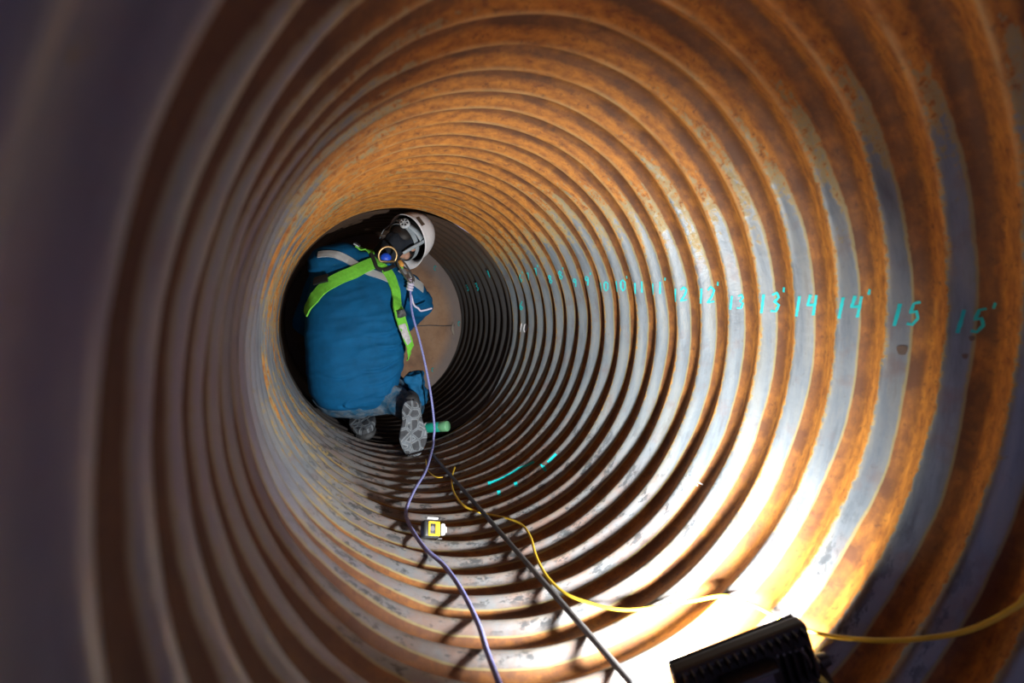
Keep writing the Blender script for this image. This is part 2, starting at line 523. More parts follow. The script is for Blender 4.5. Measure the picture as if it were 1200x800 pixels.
bm = bmesh.new()
bmesh.ops.create_circle(bm, cap_ends=True, cap_tris=False, radius=R + 0.03, segments=96)
g = bmesh.ops.extrude_face_region(bm, geom=bm.faces[:])
bmesh.ops.translate(bm, vec=(0, 0, -0.03), verts=[v for v in g['geom'] if isinstance(v, bmesh.types.BMVert)])
bmesh.ops.rotate(bm, cent=(0, 0, 0), matrix=Matrix.Rotation(PI / 2, 3, 'X'), verts=bm.verts)
plate = from_bm('wall_end', bm, M['plate'], smooth=False)
plate.location = (0, END_Y, ZC)
set_props(plate, 'brown rusty steel plate closing the far end of the pipe', 'wall', kind='structure')
bpy.context.view_layer.update()
# weld seam across the end plate and a lump of dried mud
tube('weld_seam', [Vector((-0.6 + 0.1 * k, END_Y - 0.001, ZC - 0.03 + 0.004 * math.sin(k * 2.1))) for k in range(13)], 0.004, M['rod'], plate, 6)

# ------------------------------------------------------------------ painted marks on the wall
GLYPH = {
    '0': [[(.5, 1), (.15, .8), (.1, .35), (.4, 0), (.8, .2), (.9, .7), (.5, 1)]],
    '1': [[(.55, 1), (.45, 0)]],
    '2': [[(.1, .8), (.45, 1), (.85, .75), (.6, .4), (.1, .02), (.9, .05)]],
    '3': [[(.15, .9), (.6, 1), (.8, .75), (.4, .55), (.85, .35), (.6, .03), (.1, .08)]],
    '4': [[(.25, 1), (.1, .5), (.8, .5)], [(.75, .95), (.65, 0)]],
    '5': [[(.85, 1), (.35, .95), (.2, .55), (.65, .6), (.85, .3), (.5, .02), (.1, .08)]],
    '6': [[(.75, 1), (.25, .55), (.15, .2), (.5, 0), (.8, .25), (.5, .45), (.2, .3)]],
    '7': [[(.1, .95), (.85, 1), (.4, 0)]],
    '8': [[(.5, .52), (.2, .75), (.5, 1), (.8, .75), (.5, .52), (.15, .25), (.5, 0), (.85, .25), (.5, .52)]],
    '9': [[(.8, .75), (.45, .5), (.2, .75), (.5, 1), (.8, .8), (.7, .35), (.55, 0)]],
    "'": [[(.3, 1.25), (.22, 1.0)]],
}


def mark_ribbon(bm, path, w, off=0.0012):
    """path of (y, theta) on the pipe wall -> thin raised brush stroke"""
    pts = []
    for (a, b_) in zip(path[:-1], path[1:]):
        d = math.hypot(a[0] - b_[0], (a[1] - b_[1]) * R)
        n = max(2, int(d / 0.004))
        for k in range(n): pts.append((a[0] + (b_[0] - a[0]) * k / n, a[1] + (b_[1] - a[1]) * k / n))
    pts.append(path[-1])
    prev = None
    for i, p in enumerate(pts):
        a = pts[max(i - 1, 0)]; b_ = pts[min(i + 1, len(pts) - 1)]
        ty, tt = b_[0] - a[0], (b_[1] - a[1]) * R
        L = math.hypot(ty, tt) or 1
        ny, nt_ = -tt / L, ty / L
        ww = w * (0.85 + 0.3 * random.random()) * 0.5
        q0 = (p[0] + ny * ww, p[1] + nt_ * ww / R); q1 = (p[0] - ny * ww, p[1] - nt_ * ww / R)
        v0, v1 = bm.verts.new(on_pipe(q0[0], q0[1], off)), bm.verts.new(on_pipe(q1[0], q1[1], off))
        if prev: bm.faces.new((prev[0], prev[1], v1, v0))
        prev = (v0, v1)


def write(text, px, py, hpx, lean=0.15, w=None, mat='paint', name='painted_number', gw=0.42):
    """write text on the right wall, centred where the ray through (px, py) meets it"""
    y0, t0 = wall_hit(px, py)
    dist = (on_crest(y0, t0, 0) - CAM).dot(ray(600, 400).normalized())
    h = hpx / F * dist
    cw = h * gw
    bm = bmesh.new()
    adv = -(len([c for c in text if c != "'"])) * cw * 0.5
    for ch in text:
        for st in GLYPH[ch]:
            path = []
            for (gx, gy) in st:
                sx = adv + gx * cw + (gy - .5) * h * lean
                path.append((y0 - sx, t0 + (gy - .5) * h / R))
            mark_ribbon(bm, path, w or max(0.0035, h * 0.11))
        adv += cw * (1.15 if ch != "'" else 0.5)
    o = from_bm(name, bm, M[mat], wall if y0 < JOINT_Y else wall_far)
    o['label'] = 'teal handwritten ' + text.replace("'", ' prime') if mat == 'paint' else 'white scrawled number'
    return o


MARKS = [("15'", 1136, 376, 27), ("15", 1061, 368, 26), ("14'", 994, 360, 25), ("14", 943, 358, 24), ("13'", 901, 355, 22),
         ("13", 862, 354, 16), ("12'", 827, 346, 18), ("12", 796, 345, 16), ("11'", 769, 338, 14), ("11", 748, 337, 13),
         ("10'", 726, 335, 13), ("10", 707, 336, 11), ("9'", 688, 329, 11), ("9", 674, 331, 10), ("8'", 657, 322, 10),
         ("8", 645, 327, 10), ("7'", 628, 319, 10), ("7", 619, 324, 9), ("6'", 610, 326, 9)]
for t, x, y, h in MARKS: write(t, x, y, h)
write('6', 611, 358, 10)
write('10', 613, 384, 10, mat='chalk', name='white_scrawl')
for t, x, y, h in [("5'", 590, 327, 9), ("5", 582, 329, 9), ("4'", 572, 321, 9), ("4", 568, 331, 8), ("3'", 559, 336, 9), ("3", 548, 337, 7)]:
    write(t, x, y, h)
# hand-drawn teal lines and dots low on the wall
bm = bmesh.new()
mark_ribbon(bm, [wall_hit(*p) for p in ((575, 566), (590, 560), (608, 549), (626, 541))], 0.008)
mark_ribbon(bm, [wall_hit(*p) for p in ((632, 544), (640, 552))], 0.008)
mark_ribbon(bm, [wall_hit(*p) for p in ((642, 542), (652, 532))], 0.008)
from_bm('painted_line', bm, M['paint'], wall)['label'] = 'teal hand drawn lines low on the wall'
for p in ((573, 567), (584, 578), (604, 568), (637, 549)):
    y0, t0 = wall_hit(*p)
    bm = bmesh.new(); mark_ribbon(bm, [(y0 - 0.008, t0), (y0 + 0.008, t0 + 0.01)], 0.014)
    from_bm('painted_dot', bm, M['paint'], wall)
bm = bmesh.new()
for a, b_ in (((803, 560), (818, 569)), ((806, 558), (824, 568))):
    mark_ribbon(bm, [wall_hit(*a), wall_hit(*b_)], 0.003)
from_bm('white_scratch', bm, M['chalk'], wall)
# marks on the end plate
for k, (px, py, s) in enumerate(((510, 314, .012), (538, 379, .012), (507, 433, .010))):
    p = at(px, py, END_Y - 0.002)
    bm = bmesh.new()
    path = [Vector((p.x + s * math.cos(a) * 0.7, p.y, p.z + s * 1.5 * math.sin(a))) for a in np.linspace(0.4, 5.2, 10)]
    tube_bm(bm, path, 0.0035, 6)
    from_bm('painted_mark', bm, M['paint'], plate)
bm = bmesh.new()
pts = [at(x, y, END_Y - 0.006) for x, y in ((531, 378), (530, 386), (532, 392))]
tube_bm(bm, pts, [0.006, 0.012, 0.007], 8)
from_bm('mud_smear', bm, M['mud'], plate)
# burnt holes with rust in the nearest ridges
for px, py, rr in ((1058, 410, 0.0075), (1140, 396, 0.0038), (1132, 417, 0.0038)):
    y0, t0 = wall_hit(px, py)
    bm = bmesh.new()
    ring = [on_pipe(y0 + rr * math.cos(a) * (1 + .15 * math.sin(3 * a)), t0 + 1.7 * rr * math.sin(a) / R * (1 + .2 * math.cos(2 * a)), 0.0015) for a in np.linspace(0, 2 * PI, 15)[:-1]]
    cvv = bm.verts.new(on_pipe(y0, t0, 0.0015)); rv = [bm.verts.new(p) for p in ring]
    for k in range(14): bm.faces.new((cvv, rv[k], rv[(k + 1) % 14]))
    from_bm('rust_spot', bm, M['brown_sticker'], wall)


# ------------------------------------------------------------------ the person
HEAD_C = Vector((-0.008, 2.670, 1.130))
HU = Vector((0.76, 0.45, 0.47)).normalized()            # crown of the head
HB = Vector((0.04, -0.66, 0.74)); HB = (HB - HU * HB.dot(HU)).normalized()   # back of the head
HR = HU.cross(-HB).normalized() * -1                      # right hand side
HM = Matrix((HR, -HB, HU)).transposed()                   # columns: x right, y face, z crown
HMAT = Matrix.Translation(HEAD_C) @ HM.to_4x4()

SH_L, EL_L, WR_L = Vector((-0.400, 2.74, 0.965)), Vector((-0.530, 2.86, 0.680)), Vector((-0.33, 3.08, 0.52))
SH_R, EL_R, WR_R = Vector((0.005, 2.73, 0.875)), Vector((0.105, 2.84, 0.790)), Vector((0.05, 3.10, 0.62))
HIP_L, KN_L, AN_L = Vector((-0.385, 2.72, 0.36)), Vector((-0.36, 3.10, 0.18)), Vector((-0.25, 2.86, 0.125))
HIP_R, KN_R, AN_R = Vector((-0.185, 2.72, 0.36)), Vector((0.045, 2.86, 0.16)), Vector((-0.035, 2.49, 0.225))


def head_shape(bm):
    """head in its own axes: z crown, y face; face with nose, brow, lips, ears"""
    def B(c, r, m=None): ball_bm(bm, c, r, None, 20, 14)
    B((0, -0.012, 0.035), (0.076, 0.096, 0.085))
    B((0, 0.022, -0.030), (0.058, 0.066, 0.078))
    B((0, 0.058, -0.082), (0.030, 0.030, 0.024))
    B((0, 0.096, -0.022), (0.013, 0.017, 0.016))
    B((0, 0.086, -0.002), (0.009, 0.014, 0.024))
    B((0, 0.082, -0.054), (0.022, 0.011, 0.008))
    for s in (-1, 1):
        B((s * 0.032, 0.076, 0.018), (0.020, 0.010, 0.008))
        B((s * 0.078, -0.008, -0.008), (0.008, 0.018, 0.030))
        B((s * 0.046, 0.050, -0.030), (0.022, 0.024, 0.022))


bm = bmesh.new()
head_shape(bm)
bmesh.ops.transform(bm, matrix=HMAT, verts=bm.verts)
capsule_bm(bm, HEAD_C - HU * 0.07 + HB * 0.03, Vector((-0.165, 2.735, 0.985)), 0.050, 0.055)
# torso, tapered limbs
for a, b_, ra, rb in ((Vector((-0.27, 2.72, 0.44)), Vector((-0.26, 2.72, 0.66)), 0.13, 0.125),
                      (Vector((-0.26, 2.72, 0.66)), Vector((-0.22, 2.73, 0.88)), 0.125, 0.135),
                      (Vector((-0.30, 2.73, 0.93)), Vector((-0.10, 2.73, 0.90)), 0.085, 0.085),
                      (HIP_L, HIP_R, 0.10, 0.10),
                      (SH_L, EL_L, 0.055, 0.042), (EL_L, WR_L, 0.042, 0.028),
                      (SH_R, EL_R, 0.055, 0.042), (EL_R, WR_R, 0.042, 0.028),
                      (HIP_L, KN_L, 0.085, 0.055), (KN_L, AN_L, 0.055, 0.038),
                      (HIP_R, KN_R, 0.085, 0.055), (KN_R, AN_R, 0.055, 0.038)):
    capsule_bm(bm, a, b_, ra, rb)
# feet inside the boots
capsule_bm(bm, AN_R, Vector((-0.045, 2.43, 0.05)), 0.036, 0.026)
capsule_bm(bm, AN_L, Vector((-0.235, 2.70, 0.09)), 0.036, 0.026)


def hand(bm, wrist, fwd, down, side):
    """palm, four unequal curled fingers and a thumb from the side of the palm"""
    fwd = fwd.normalized(); down = (down - fwd * down.dot(fwd)).normalized(); lat = fwd.cross(down) * side
    for k in (-1, 0, 1):
        capsule_bm(bm, wrist + lat * 0.016 * k, wrist + fwd * 0.075 + lat * 0.024 * k, 0.018, 0.015, 10)
    for k, L in enumerate((0.070, 0.080, 0.075, 0.058)):
        o = wrist + fwd * 0.082 + lat * (0.033 - 0.022 * k)
        p1 = o + (fwd * 0.85 + down * 0.4).normalized() * L * 0.45
        p2 = p1 + (fwd * 0.45 + down * 0.9).normalized() * L * 0.32
        p3 = p2 + (fwd * -0.05 + down).normalized() * L * 0.26
        capsule_bm(bm, o, p1, 0.0095, 0.0085, 10); capsule_bm(bm, p1, p2, 0.0085, 0.008, 10); capsule_bm(bm, p2, p3, 0.008, 0.0068, 10)
    t0 = wrist + fwd * 0.025 + lat * 0.026
    t1 = t0 + (lat * 0.7 + fwd * 0.6 + down * 0.3).normalized() * 0.042
    t2 = t1 + (fwd * 0.75 + lat * 0.15 + down * 0.5).normalized() * 0.034
    capsule_bm(bm, t0, t1, 0.0125, 0.0105, 10); capsule_bm(bm, t1, t2, 0.0105, 0.008, 10)


hand(bm, WR_L + Vector((0.02, 0.02, -0.015)), Vector((0.7, 0.6, -0.3)), Vector((0, 0.2, -1)), 1)
hand(bm, WR_R + Vector((-0.01, 0.02, -0.02)), Vector((-0.3, 0.8, -0.5)), Vector((0, 0.1, -1)), -1)
me = remeshed(bm, 0.0052, 2)
person = finish('person', me, M['skin'])
set_props(person, 'person in blue work jacket and white hard hat kneeling with their back turned', 'person')
bpy.context.view_layer.update()

# hair below the helmet, at the nape
bm = bmesh.new()
ball_bm(bm, (0, -0.020, 0.030), (0.083, 0.102, 0.090), None, 24, 16)
ball_bm(bm, (0, -0.070, -0.030), (0.060, 0.045, 0.055), None, 20, 12)
bmesh.ops.transform(bm, matrix=HMAT, verts=bm.verts)
hair = finish('hair', remeshed(bm, 0.006, 3), M['hair'], person)

# dark neck cover under the helmet
bm = bmesh.new()
n0, nm_, n1 = HEAD_C + HB * 0.030, HEAD_C - HU * 0.07 + HB * 0.03, Vector((-0.165, 2.735, 0.985))
for k in range(11):
    t = k / 10
    p = n0.lerp(nm_, t * 2.5) if t < 0.4 else nm_.lerp(n1, (t - 0.4) / 0.6)
    ball_bm(bm, p, 0.066 + 0.016 * max(0, 1 - t * 3.5), None, 20, 14)
nm = remeshed(bm, 0.007, 5)
co = get_co(nm); no = get_no(nm)
set_co(nm, co + no * np.array([0.006 * mnoise.fractal(Vector((p[0] * 26, p[1] * 26, p[2] * 26)), 1.0, 2.0, 2) for p in co])[:, None])
finish('neck_cover', nm, M['neck'], person)['label'] = 'dark cloth neck cover'

# ---- jacket
bm = bmesh.new()
LEV = [((-0.290, 2.690, 0.205), 0.06, 0.05), ((-0.290, 2.680, 0.215), 0.13, 0.11), ((-0.288, 2.675, 0.250), 0.190, 0.160),
       ((-0.288, 2.67, 0.32), 0.232, 0.185), ((-0.283, 2.67, 0.42), 0.250, 0.195), ((-0.278, 2.67, 0.52), 0.256, 0.192),
       ((-0.275, 2.675, 0.64), 0.260, 0.184), ((-0.272, 2.69, 0.76), 0.255, 0.176), ((-0.268, 2.71, 0.86), 0.238, 0.162),
       ((-0.268, 2.735, 0.95), 0.215, 0.142), ((-0.258, 2.75, 1.02), 0.175, 0.120), ((-0.23, 2.755, 1.07), 0.110, 0.085)]
rings = []
for c, hw, hd in LEV:
    ring = []
    for k in range(40):
        a = 2 * PI * k / 40
        ca, sa = math.cos(a), math.sin(a)
        e = 0.80
        ring.append(bm.verts.new((c[0] + hw * math.copysign(abs(ca) ** e, ca), c[1] + hd * math.copysign(abs(sa) ** e, sa), c[2])))
    rings.append(ring)
for r0, r1 in zip(rings[:-1], rings[1:]):
    for k in range(40): bm.faces.new((r0[k], r0[(k + 1) % 40], r1[(k + 1) % 40], r1[k]))
bm.faces.new(rings[0][::-1]); bm.faces.new(rings[-1])
for a, b_, ra, rb in ((Vector((-0.32, 2.73, 1.015)), SH_L + Vector((0, 0, 0.02)), 0.105, 0.112), (SH_L, EL_L, 0.092, 0.064), (EL_L, WR_L, 0.064, 0.045),
                      (Vector((-0.12, 2.73, 0.90)), SH_R, 0.120, 0.098), (SH_R, EL_R, 0.098, 0.092), (EL_R, WR_R, 0.088, 0.045),
                      (Vector((-0.22, 2.74, 0.97)), Vector((-0.11, 2.72, 1.015)), 0.085, 0.062)):
    capsule_bm(bm, a, b_, ra, rb, 24)
jm = remeshed(bm, 0.0085, 7)
co = get_co(jm); no = get_no(jm)


def folds(co, no):
    out = np.zeros(len(co))
    for i, p in enumerate(co):
        x, y, z = p
        v = Vector((x * 4.2 + z * 1.5, y * 4.0, z * 15.0 - x * 3.0))
        a = mnoise.fractal(v, 1.0, 2.0, 2)
        ridge = 1.0 - abs(a) * 2.2
        loose = 0.35 + 0.65 * min(1, max(0, (x + 0.42) / 0.3)) if z < 0.8 else 0.5
        out[i] = 0.0075 * loose * (ridge - 0.55) + 0.004 * mnoise.noise(Vector((x * 9, y * 9, z * 9)))
    # long creases that fall to the right-hand waist, and the gathered waistband
    def crease(x0, z0, x1, z1, depth, w):
        d = np.array([x1 - x0, z1 - z0]); L = np.hypot(*d); d = d / L
        rx, rz = co[:, 0] - x0, co[:, 2] - z0
        s = np.clip((rx * d[0] + rz * d[1]) / L, 0, 1)
        sag = 0.035 * np.sin(np.pi * s)
        dd = (-rx * d[1] + rz * d[0]) + sag
        along = (rx * d[0] + rz * d[1]) / L
        m = np.exp(-(dd / w) ** 2) * np.clip(1 - np.abs(along - 0.5) * 1.7, 0, 1) * (no[:, 1] < 0.2)
        return -depth * m + 0.6 * depth * np.exp(-((dd - 1.8 * w) / w) ** 2) * np.clip(1 - np.abs(along - 0.5) * 1.7, 0, 1) * (no[:, 1] < 0.2)
    for args in ((-0.24, 0.62, 0.00, 0.70, 0.010, 0.008), (-0.20, 0.56, 0.00, 0.61, 0.012, 0.008), (-0.30, 0.44, -0.02, 0.52, 0.012, 0.009),
                 (-0.28, 0.36, -0.04, 0.44, 0.008, 0.010), (-0.50, 0.45, -0.28, 0.43, 0.006, 0.008), (-0.02, 0.80, 0.16, 0.88, 0.010, 0.008),
                 (0.02, 0.90, 0.12, 0.80, 0.008, 0.008), (-0.22, 0.29, -0.10, 0.36, 0.006, 0.009), (-0.345, 0.30, -0.325, 0.24, 0.010, 0.009)):
        out += 1.5 * crease(*args)
    # hem roll
    return out


co2 = co + no * folds(co, no)[:, None]
# keep clear of the pipe wall
rr = np.hypot(co2[:, 0], co2[:, 2] - ZC); lim = R - 0.012
k = np.where(rr > lim, lim / rr, 1.0)
co2[:, 0] *= k; co2[:, 2] = ZC + (co2[:, 2] - ZC) * k
set_co(jm, co2)
jacket = finish('jacket', jm, M['jacket'], person)
bvh = bvh_of(jm)


def on_jacket(px, py, off=0.004, tree=None):
    d = ray(px, py).normalized()
    hit_, nrm, _, _ = (tree or bvh).ray_cast(CAM, d)
    if hit_ is None:
        if tree is not None: return None, None
        loc, nn, _, _ = bvh.find_nearest(at(px, py, 2.68))
        return loc + nn * off, nn
    if nrm.dot(d) > 0: nrm = -nrm
    return hit_ + nrm * off, nrm


def strap_bm(bm, px_path, width, off=0.005, thick=0.003, tree=None, n=10):
    """flat webbing laid over the jacket along a path"""
    P3 = []
    last = None
    for q in px_path:
        if len(q) == 3: p, nn = at(*q), Vector((0, -1, 0))
        else:
            p, nn = on_jacket(q[0], q[1], off, tree)
            if p is None:
                loc, nn, _, _ = (tree or bvh).find_nearest(at(q[0], q[1], 2.68))
                p = loc + nn * off
        P3.append((p, nn))
    pts = catmull([p for p, _ in P3], n)
    prev = None
    nn_prev = None
    for i, p in enumerate(pts):
        t = (pts[min(i + 1, len(pts) - 1)] - pts[max(i - 1, 0)]).normalized()
        loc, nn, _, _ = (tree or bvh).find_nearest(p)
        base_n = P3[min(i // n, len(P3) - 1)][1]
        if nn.dot(base_n) < 0: nn = base_n
        if nn_prev is not None: nn = (nn_prev * 0.75 + nn * 0.25).normalized()
        nn_prev = nn
        if (p - loc).dot(nn) < off: p = p + nn * max(0, off - (p - loc).dot(nn))
        side = t.cross(nn).normalized()
        ring = [bm.verts.new(p + side * (sx * width / 2) + nn * oz) for sx, oz in ((-1, -0.004), (-1, thick), (0, thick + 0.0015), (1, thick), (1, -0.004))]
        if prev:
            for k in range(5): bm.faces.new((prev[k], prev[(k + 1) % 5], ring[(k + 1) % 5], ring[k]))
        else:
            bm.faces.new(ring[::-1])
        prev = ring
    bm.faces.new(prev)


def strap(name, px_path, width, mat, parent, off=0.005, thick=0.003):
    bm = bmesh.new(); strap_bm(bm, px_path, width, off, thick)
    return from_bm(name, bm, mat, parent, False)


# silver reflective strips sewn on the jacket
o = strap('reflective_strip', [(373, 299), (380, 298), (388, 298), (398, 300), (408, 305), (418, 311), (430, 318), (444, 323), (455, 328), (464, 334)], 0.042, M['reflective'], jacket, 0.006, 0.001)
o = strap('reflective_strip', [(468, 316), (478, 323), (486, 331), (495, 338)], 0.055, M['reflective'], jacket, 0.006, 0.001)

# collar
bm = bmesh.new()
cc, ax = Vector((-0.105, 2.715, 1.025)), Vector((0.62, -0.1, 0.55)).normalized()
e1 = ax.orthogonal().normalized(); e2 = ax.cross(e1)
ringp = [cc + (e1 * math.cos(a) + e2 * math.sin(a)) * 0.068 for a in np.linspace(0, 2 * PI, 25)]
tube_bm(bm, ringp, [(0.013, 0.022)] * 25, 10)
from_bm('collar', bm, M['jacket'], person)

# ---- trousers
bm = bmesh.new()
ball_bm(bm, (-0.290, 2.70, 0.315), (0.225, 0.180, 0.158), None, 24, 16)
for a, b_, ra, rb in ((HIP_L, KN_L, 0.115, 0.085), (KN_L, AN_L, 0.085, 0.062), (HIP_R, KN_R, 0.120, 0.090), (KN_R, AN_R + Vector((0, 0.03, 0.01)), 0.088, 0.062),
                      (Vector((-0.20, 2.66, 0.275)), Vector((-0.105, 2.60, 0.275)), 0.105, 0.085), (Vector((-0.10, 2.60, 0.26)), Vector((-0.05, 2.53, 0.235)), 0.085, 0.070)):
    capsule_bm(bm, a, b_, ra, rb, 24)
tm = remeshed(bm, 0.009, 5)
co = get_co(tm); no = get_no(tm)
d = np.array([0.010 * (1 - 2.0 * abs(mnoise.fractal(Vector((p[0] * 10, p[1] * 8, p[2] * 14 + p[0] * 6)), 1.0, 2.0, 2))) for p in co])
co = co + no * (d - 0.004)[:, None]
rr = np.hypot(co[:, 0], co[:, 2] - ZC); lim = R - 0.004
k = np.where(rr > lim, lim / rr, 1.0); co[:, 0] *= k; co[:, 2] = ZC + (co[:, 2] - ZC) * k
set_co(tm, co)
trousers = finish('trousers', tm, M['trousers'], person)
tb = bvh_of(tm)
# side pocket on the right thigh
bm = bmesh.new()
pk = Vector((0.052, 2.68, 0.315))
mt = Matrix.Translation(pk) @ Matrix.Rotation(R_ := math.radians(-12), 4, 'Y') @ Matrix.Rotation(math.radians(-25), 4, 'Z')
box_bm(bm, (0, 0, -0.03), (0.085, 0.12, 0.17), mt, 0.022, 3)
box_bm(bm, (0.004, 0, 0.055), (0.095, 0.125, 0.05), mt, 0.012, 2)
pm = remeshed(bm, 0.008, 9)
co = get_co(pm); no = get_no(pm)
d = np.array([0.016 * mnoise.fractal(Vector((p[0] * 17, p[1] * 17, p[2] * 24)), 1.0, 2.0, 2) for p in co])
set_co(pm, co + no * d[:, None])
finish('pocket', pm, M['pocket'], trousers)['label'] = 'bright blue thigh pocket'


# ---- boots : local x across, y heel->toe, z up from the sole
def sole_outline(n=40):
    pts = []
    for k in range(n):
        a = 2 * PI * k / n
        y = 0.150 + 0.150 * math.sin(a)
        t = y / 0.30
        w = 0.056 + 0.016 * math.exp(-((t - 0.68) / 0.22) ** 2) - 0.007 * math.exp(-((t - 0.36) / 0.12) ** 2)
        ca = math.cos(a)
        pts.append((w * math.copysign(abs(ca) ** 0.62, ca) + 0.004 * math.sin(t * 3), y))
    return pts


def boot(mtx, label):
    bm = bmesh.new()
    sec = [(0.012, 0.030, 0.10, 0.03), (0.05, 0.038, 0.11, 0.0), (0.10, 0.038, 0.10, 0.0), (0.15, 0.041, 0.078, 0.0), (0.20, 0.046, 0.062, 0.0), (0.25, 0.046, 0.055, 0.0), (0.285, 0.034, 0.042, 0.0)]
    for (ya, wa, ha, _), (yb, wb, hb, _) in zip(sec[:-1], sec[1:]):
        for t in (0, .5, 1):
            y, w, h = ya + (yb - ya) * t, wa + (wb - wa) * t, ha + (hb - ha) * t
            ball_bm(bm, (0.002, y, 0.018 + h * 0.42), (w * 1.28, 0.034, h * 0.55), None, 18, 12)
    capsule_bm(bm, (0, 0.055, 0.10), (0, 0.045, 0.20), 0.050, 0.054, 20)
    bmesh.ops.transform(bm, matrix=mtx, verts=bm.verts)
    up = finish('boot', remeshed(bm, 0.006, 4), M['boot'], person)
    up['label'] = label
    bm = bmesh.new()
    ol = sole_outline()
    lv = [(-0.012, 0.93), (-0.009, 1.0), (0.010, 1.03), (0.022, 1.0), (0.026, 0.9)]
    rg = [[bm.verts.new((x * s, 0.15 + (y - 0.15) * s, z)) for x, y in ol] for z, s in lv]
    n = len(ol)
    for r0, r1 in zip(rg[:-1], rg[1:]):
        for k in range(n): bm.faces.new((r0[k], r0[(k + 1) % n], r1[(k + 1) % n], r1[k]))
    bm.faces.new(rg[0][::-1]); bm.faces.new(rg[-1])
    bmesh.ops.recalc_face_normals(bm, faces=bm.faces)
    sm = bpy.data.meshes.new('sole'); bm.to_mesh(sm); bm.free()
    s = finish('sole', sm, M['sole'], up)
    s.matrix_world = mtx
    s.data.polygons.foreach_set('use_smooth', np.zeros(len(s.data.polygons), dtype=bool))
    return up


def axes(loc, xa, ya, za):
    m = Matrix((xa, ya, za)).transposed().to_4x4()
    return Matrix.Translation(loc) @ m


# right boot stands on its toe, sole towards the viewer
ya = Vector((0.05, 0.03, -1.0)).normalized(); za = Vector((0.18, 0.97, 0.05)); za = (za - ya * za.dot(ya)).normalized(); xa = ya.cross(za)
boot(axes(Vector((-0.048, 2.385, 0.292)), xa, ya, za), 'dusty boot standing on its toe')
# left boot lies on its instep, toe to the viewer, sole up
ya = Vector((0.10, -1.0, -0.30)).normalized(); za = Vector((0.25, 0.25, -0.95)); za = (za - ya * za.dot(ya)).normalized(); xa = ya.cross(za)
boot(axes(Vector((-0.275, 2.875, 0.190)), xa, ya, za), 'dusty boot lying on its instep')

# ---- hard hat in head axes
bm = bmesh.new()
nu, nv = 48, 16
rows = []
for j in range(nv + 1):
    t = j / nv
    ph = t * PI / 2 * 0.985
    row = []
    for i in range(nu):
        a = 2 * PI * i / nu
        rx, ry, rz = 0.116, 0.138, 0.150
        bump = 1.0 + 0.035 * math.exp(-(math.cos(a) / 0.20) ** 2) * math.sin(2 * ph) ** 2     # ridge along the crown
        row.append(bm.verts.new((rx * math.cos(a) * math.cos(ph) ** 0.85 * bump, ry * math.sin(a) * math.cos(ph) ** 0.85, 0.02 + rz * math.sin(ph) * bump)))
    rows.append(row)
# brim: short all round, longer peak at the face (+y)
brim = []
for i in range(nu):
    a = 2 * PI * i / nu
    peak = 0.005 + 0.036 * max(0, math.sin(a)) ** 3
    brim.append(bm.verts.new(((0.116 + peak) * math.cos(a), (0.138 + peak) * math.sin(a), 0.006 - peak * 0.35)))
for i in range(nu):
    i2 = (i + 1) % nu
    bm.faces.new((brim[i], brim[i2], rows[0][i2], rows[0][i]))
    for j in range(nv): bm.faces.new((rows[j][i], rows[j][i2], rows[j + 1][i2], rows[j + 1][i]))
bm.faces.new(rows[-1])
HATM = HMAT @ Matrix.Translation((0, -0.005, 0.020)) @ Matrix.Scale(1.07, 4)
bmesh.ops.transform(bm, matrix=HATM, verts=bm.verts)
bmesh.ops.recalc_face_normals(bm, faces=bm.faces)
hm = bpy.data.meshes.new('hard_hat'); bm.to_mesh(hm); bm.free()
hat0 = bpy.data.objects.new('temporary', hm); C.objects.link(hat0)
md = hat0.modifiers.new('t', 'SOLIDIFY'); md.thickness = 0.004; md.offset = -1
bpy.context.view_layer.update(); hm2 = evaluated(hat0); bpy.data.objects.remove(hat0)
hat = finish('hard_hat', hm2, M['helmet'], person)
hat['label'] = 'white hard hat tipped to the right'
hbv = bvh_of(hm2)


def hat_tf(bm): bmesh.ops.transform(bm, matrix=HATM, verts=bm.verts)


# dark lining shell inside
bm = bmesh.new()
g = bmesh.ops.create_uvsphere(bm, u_segments=36, v_segments=20, radius=1)
bmesh.ops.delete(bm, geom=[v for v in bm.verts if v.co.z < 0.0], context='VERTS')
bmesh.ops.scale(bm, vec=(0.107, 0.129, 0.140), verts=bm.verts); bmesh.ops.translate(bm, vec=(0, 0, 0.022), verts=bm.verts)
hat_tf(bm); from_bm('lining', bm, M['helmet_in'], hat)
# ratchet headband with its round knob at the nape
bm = bmesh.new()
arc = [(0.088 * math.cos(a), 0.112 * math.sin(a), -0.020 - 0.018 * max(0, -math.sin(a))) for a in np.linspace(0, 2 * PI, 49)]
prev = None
for x, y, z in arc:
    r = (bm.verts.new((x, y, z - 0.014)), bm.verts.new((x, y, z + 0.014)), bm.verts.new((x * .975, y * .975, z + 0.014)), bm.verts.new((x * .975, y * .975, z - 0.014)))
    if prev:
        for k in range(4): bm.faces.new((prev[k], prev[(k + 1) % 4], r[(k + 1) % 4], r[k]))
    prev = r
hat_tf(bm); from_bm('headband', bm, M['grey_plastic'], hat, False)
bm = bmesh.new()
KC = Vector((0.0, -0.120, -0.036))
KM = Matrix.Translation(KC) @ Matrix.Rotation(math.radians(118), 4, 'X')
bmesh.ops.create_cone(bm, cap_ends=True, segments=28, radius1=0.026, radius2=0.023, depth=0.014, matrix=KM)
for k in range(6):
    a = k * PI / 3
    box_bm(bm, (0, 0, 0), (0.015, 0.005, 0.004), KM @ Matrix.Translation((0.013 * math.cos(a), 0.013 * math.sin(a), 0.008)) @ Matrix.Rotation(a, 4, 'Z'))
hat_tf(bm)
from_bm('ratchet_knob', bm, M['pale_plastic'], hat, False)
bm = bmesh.new()
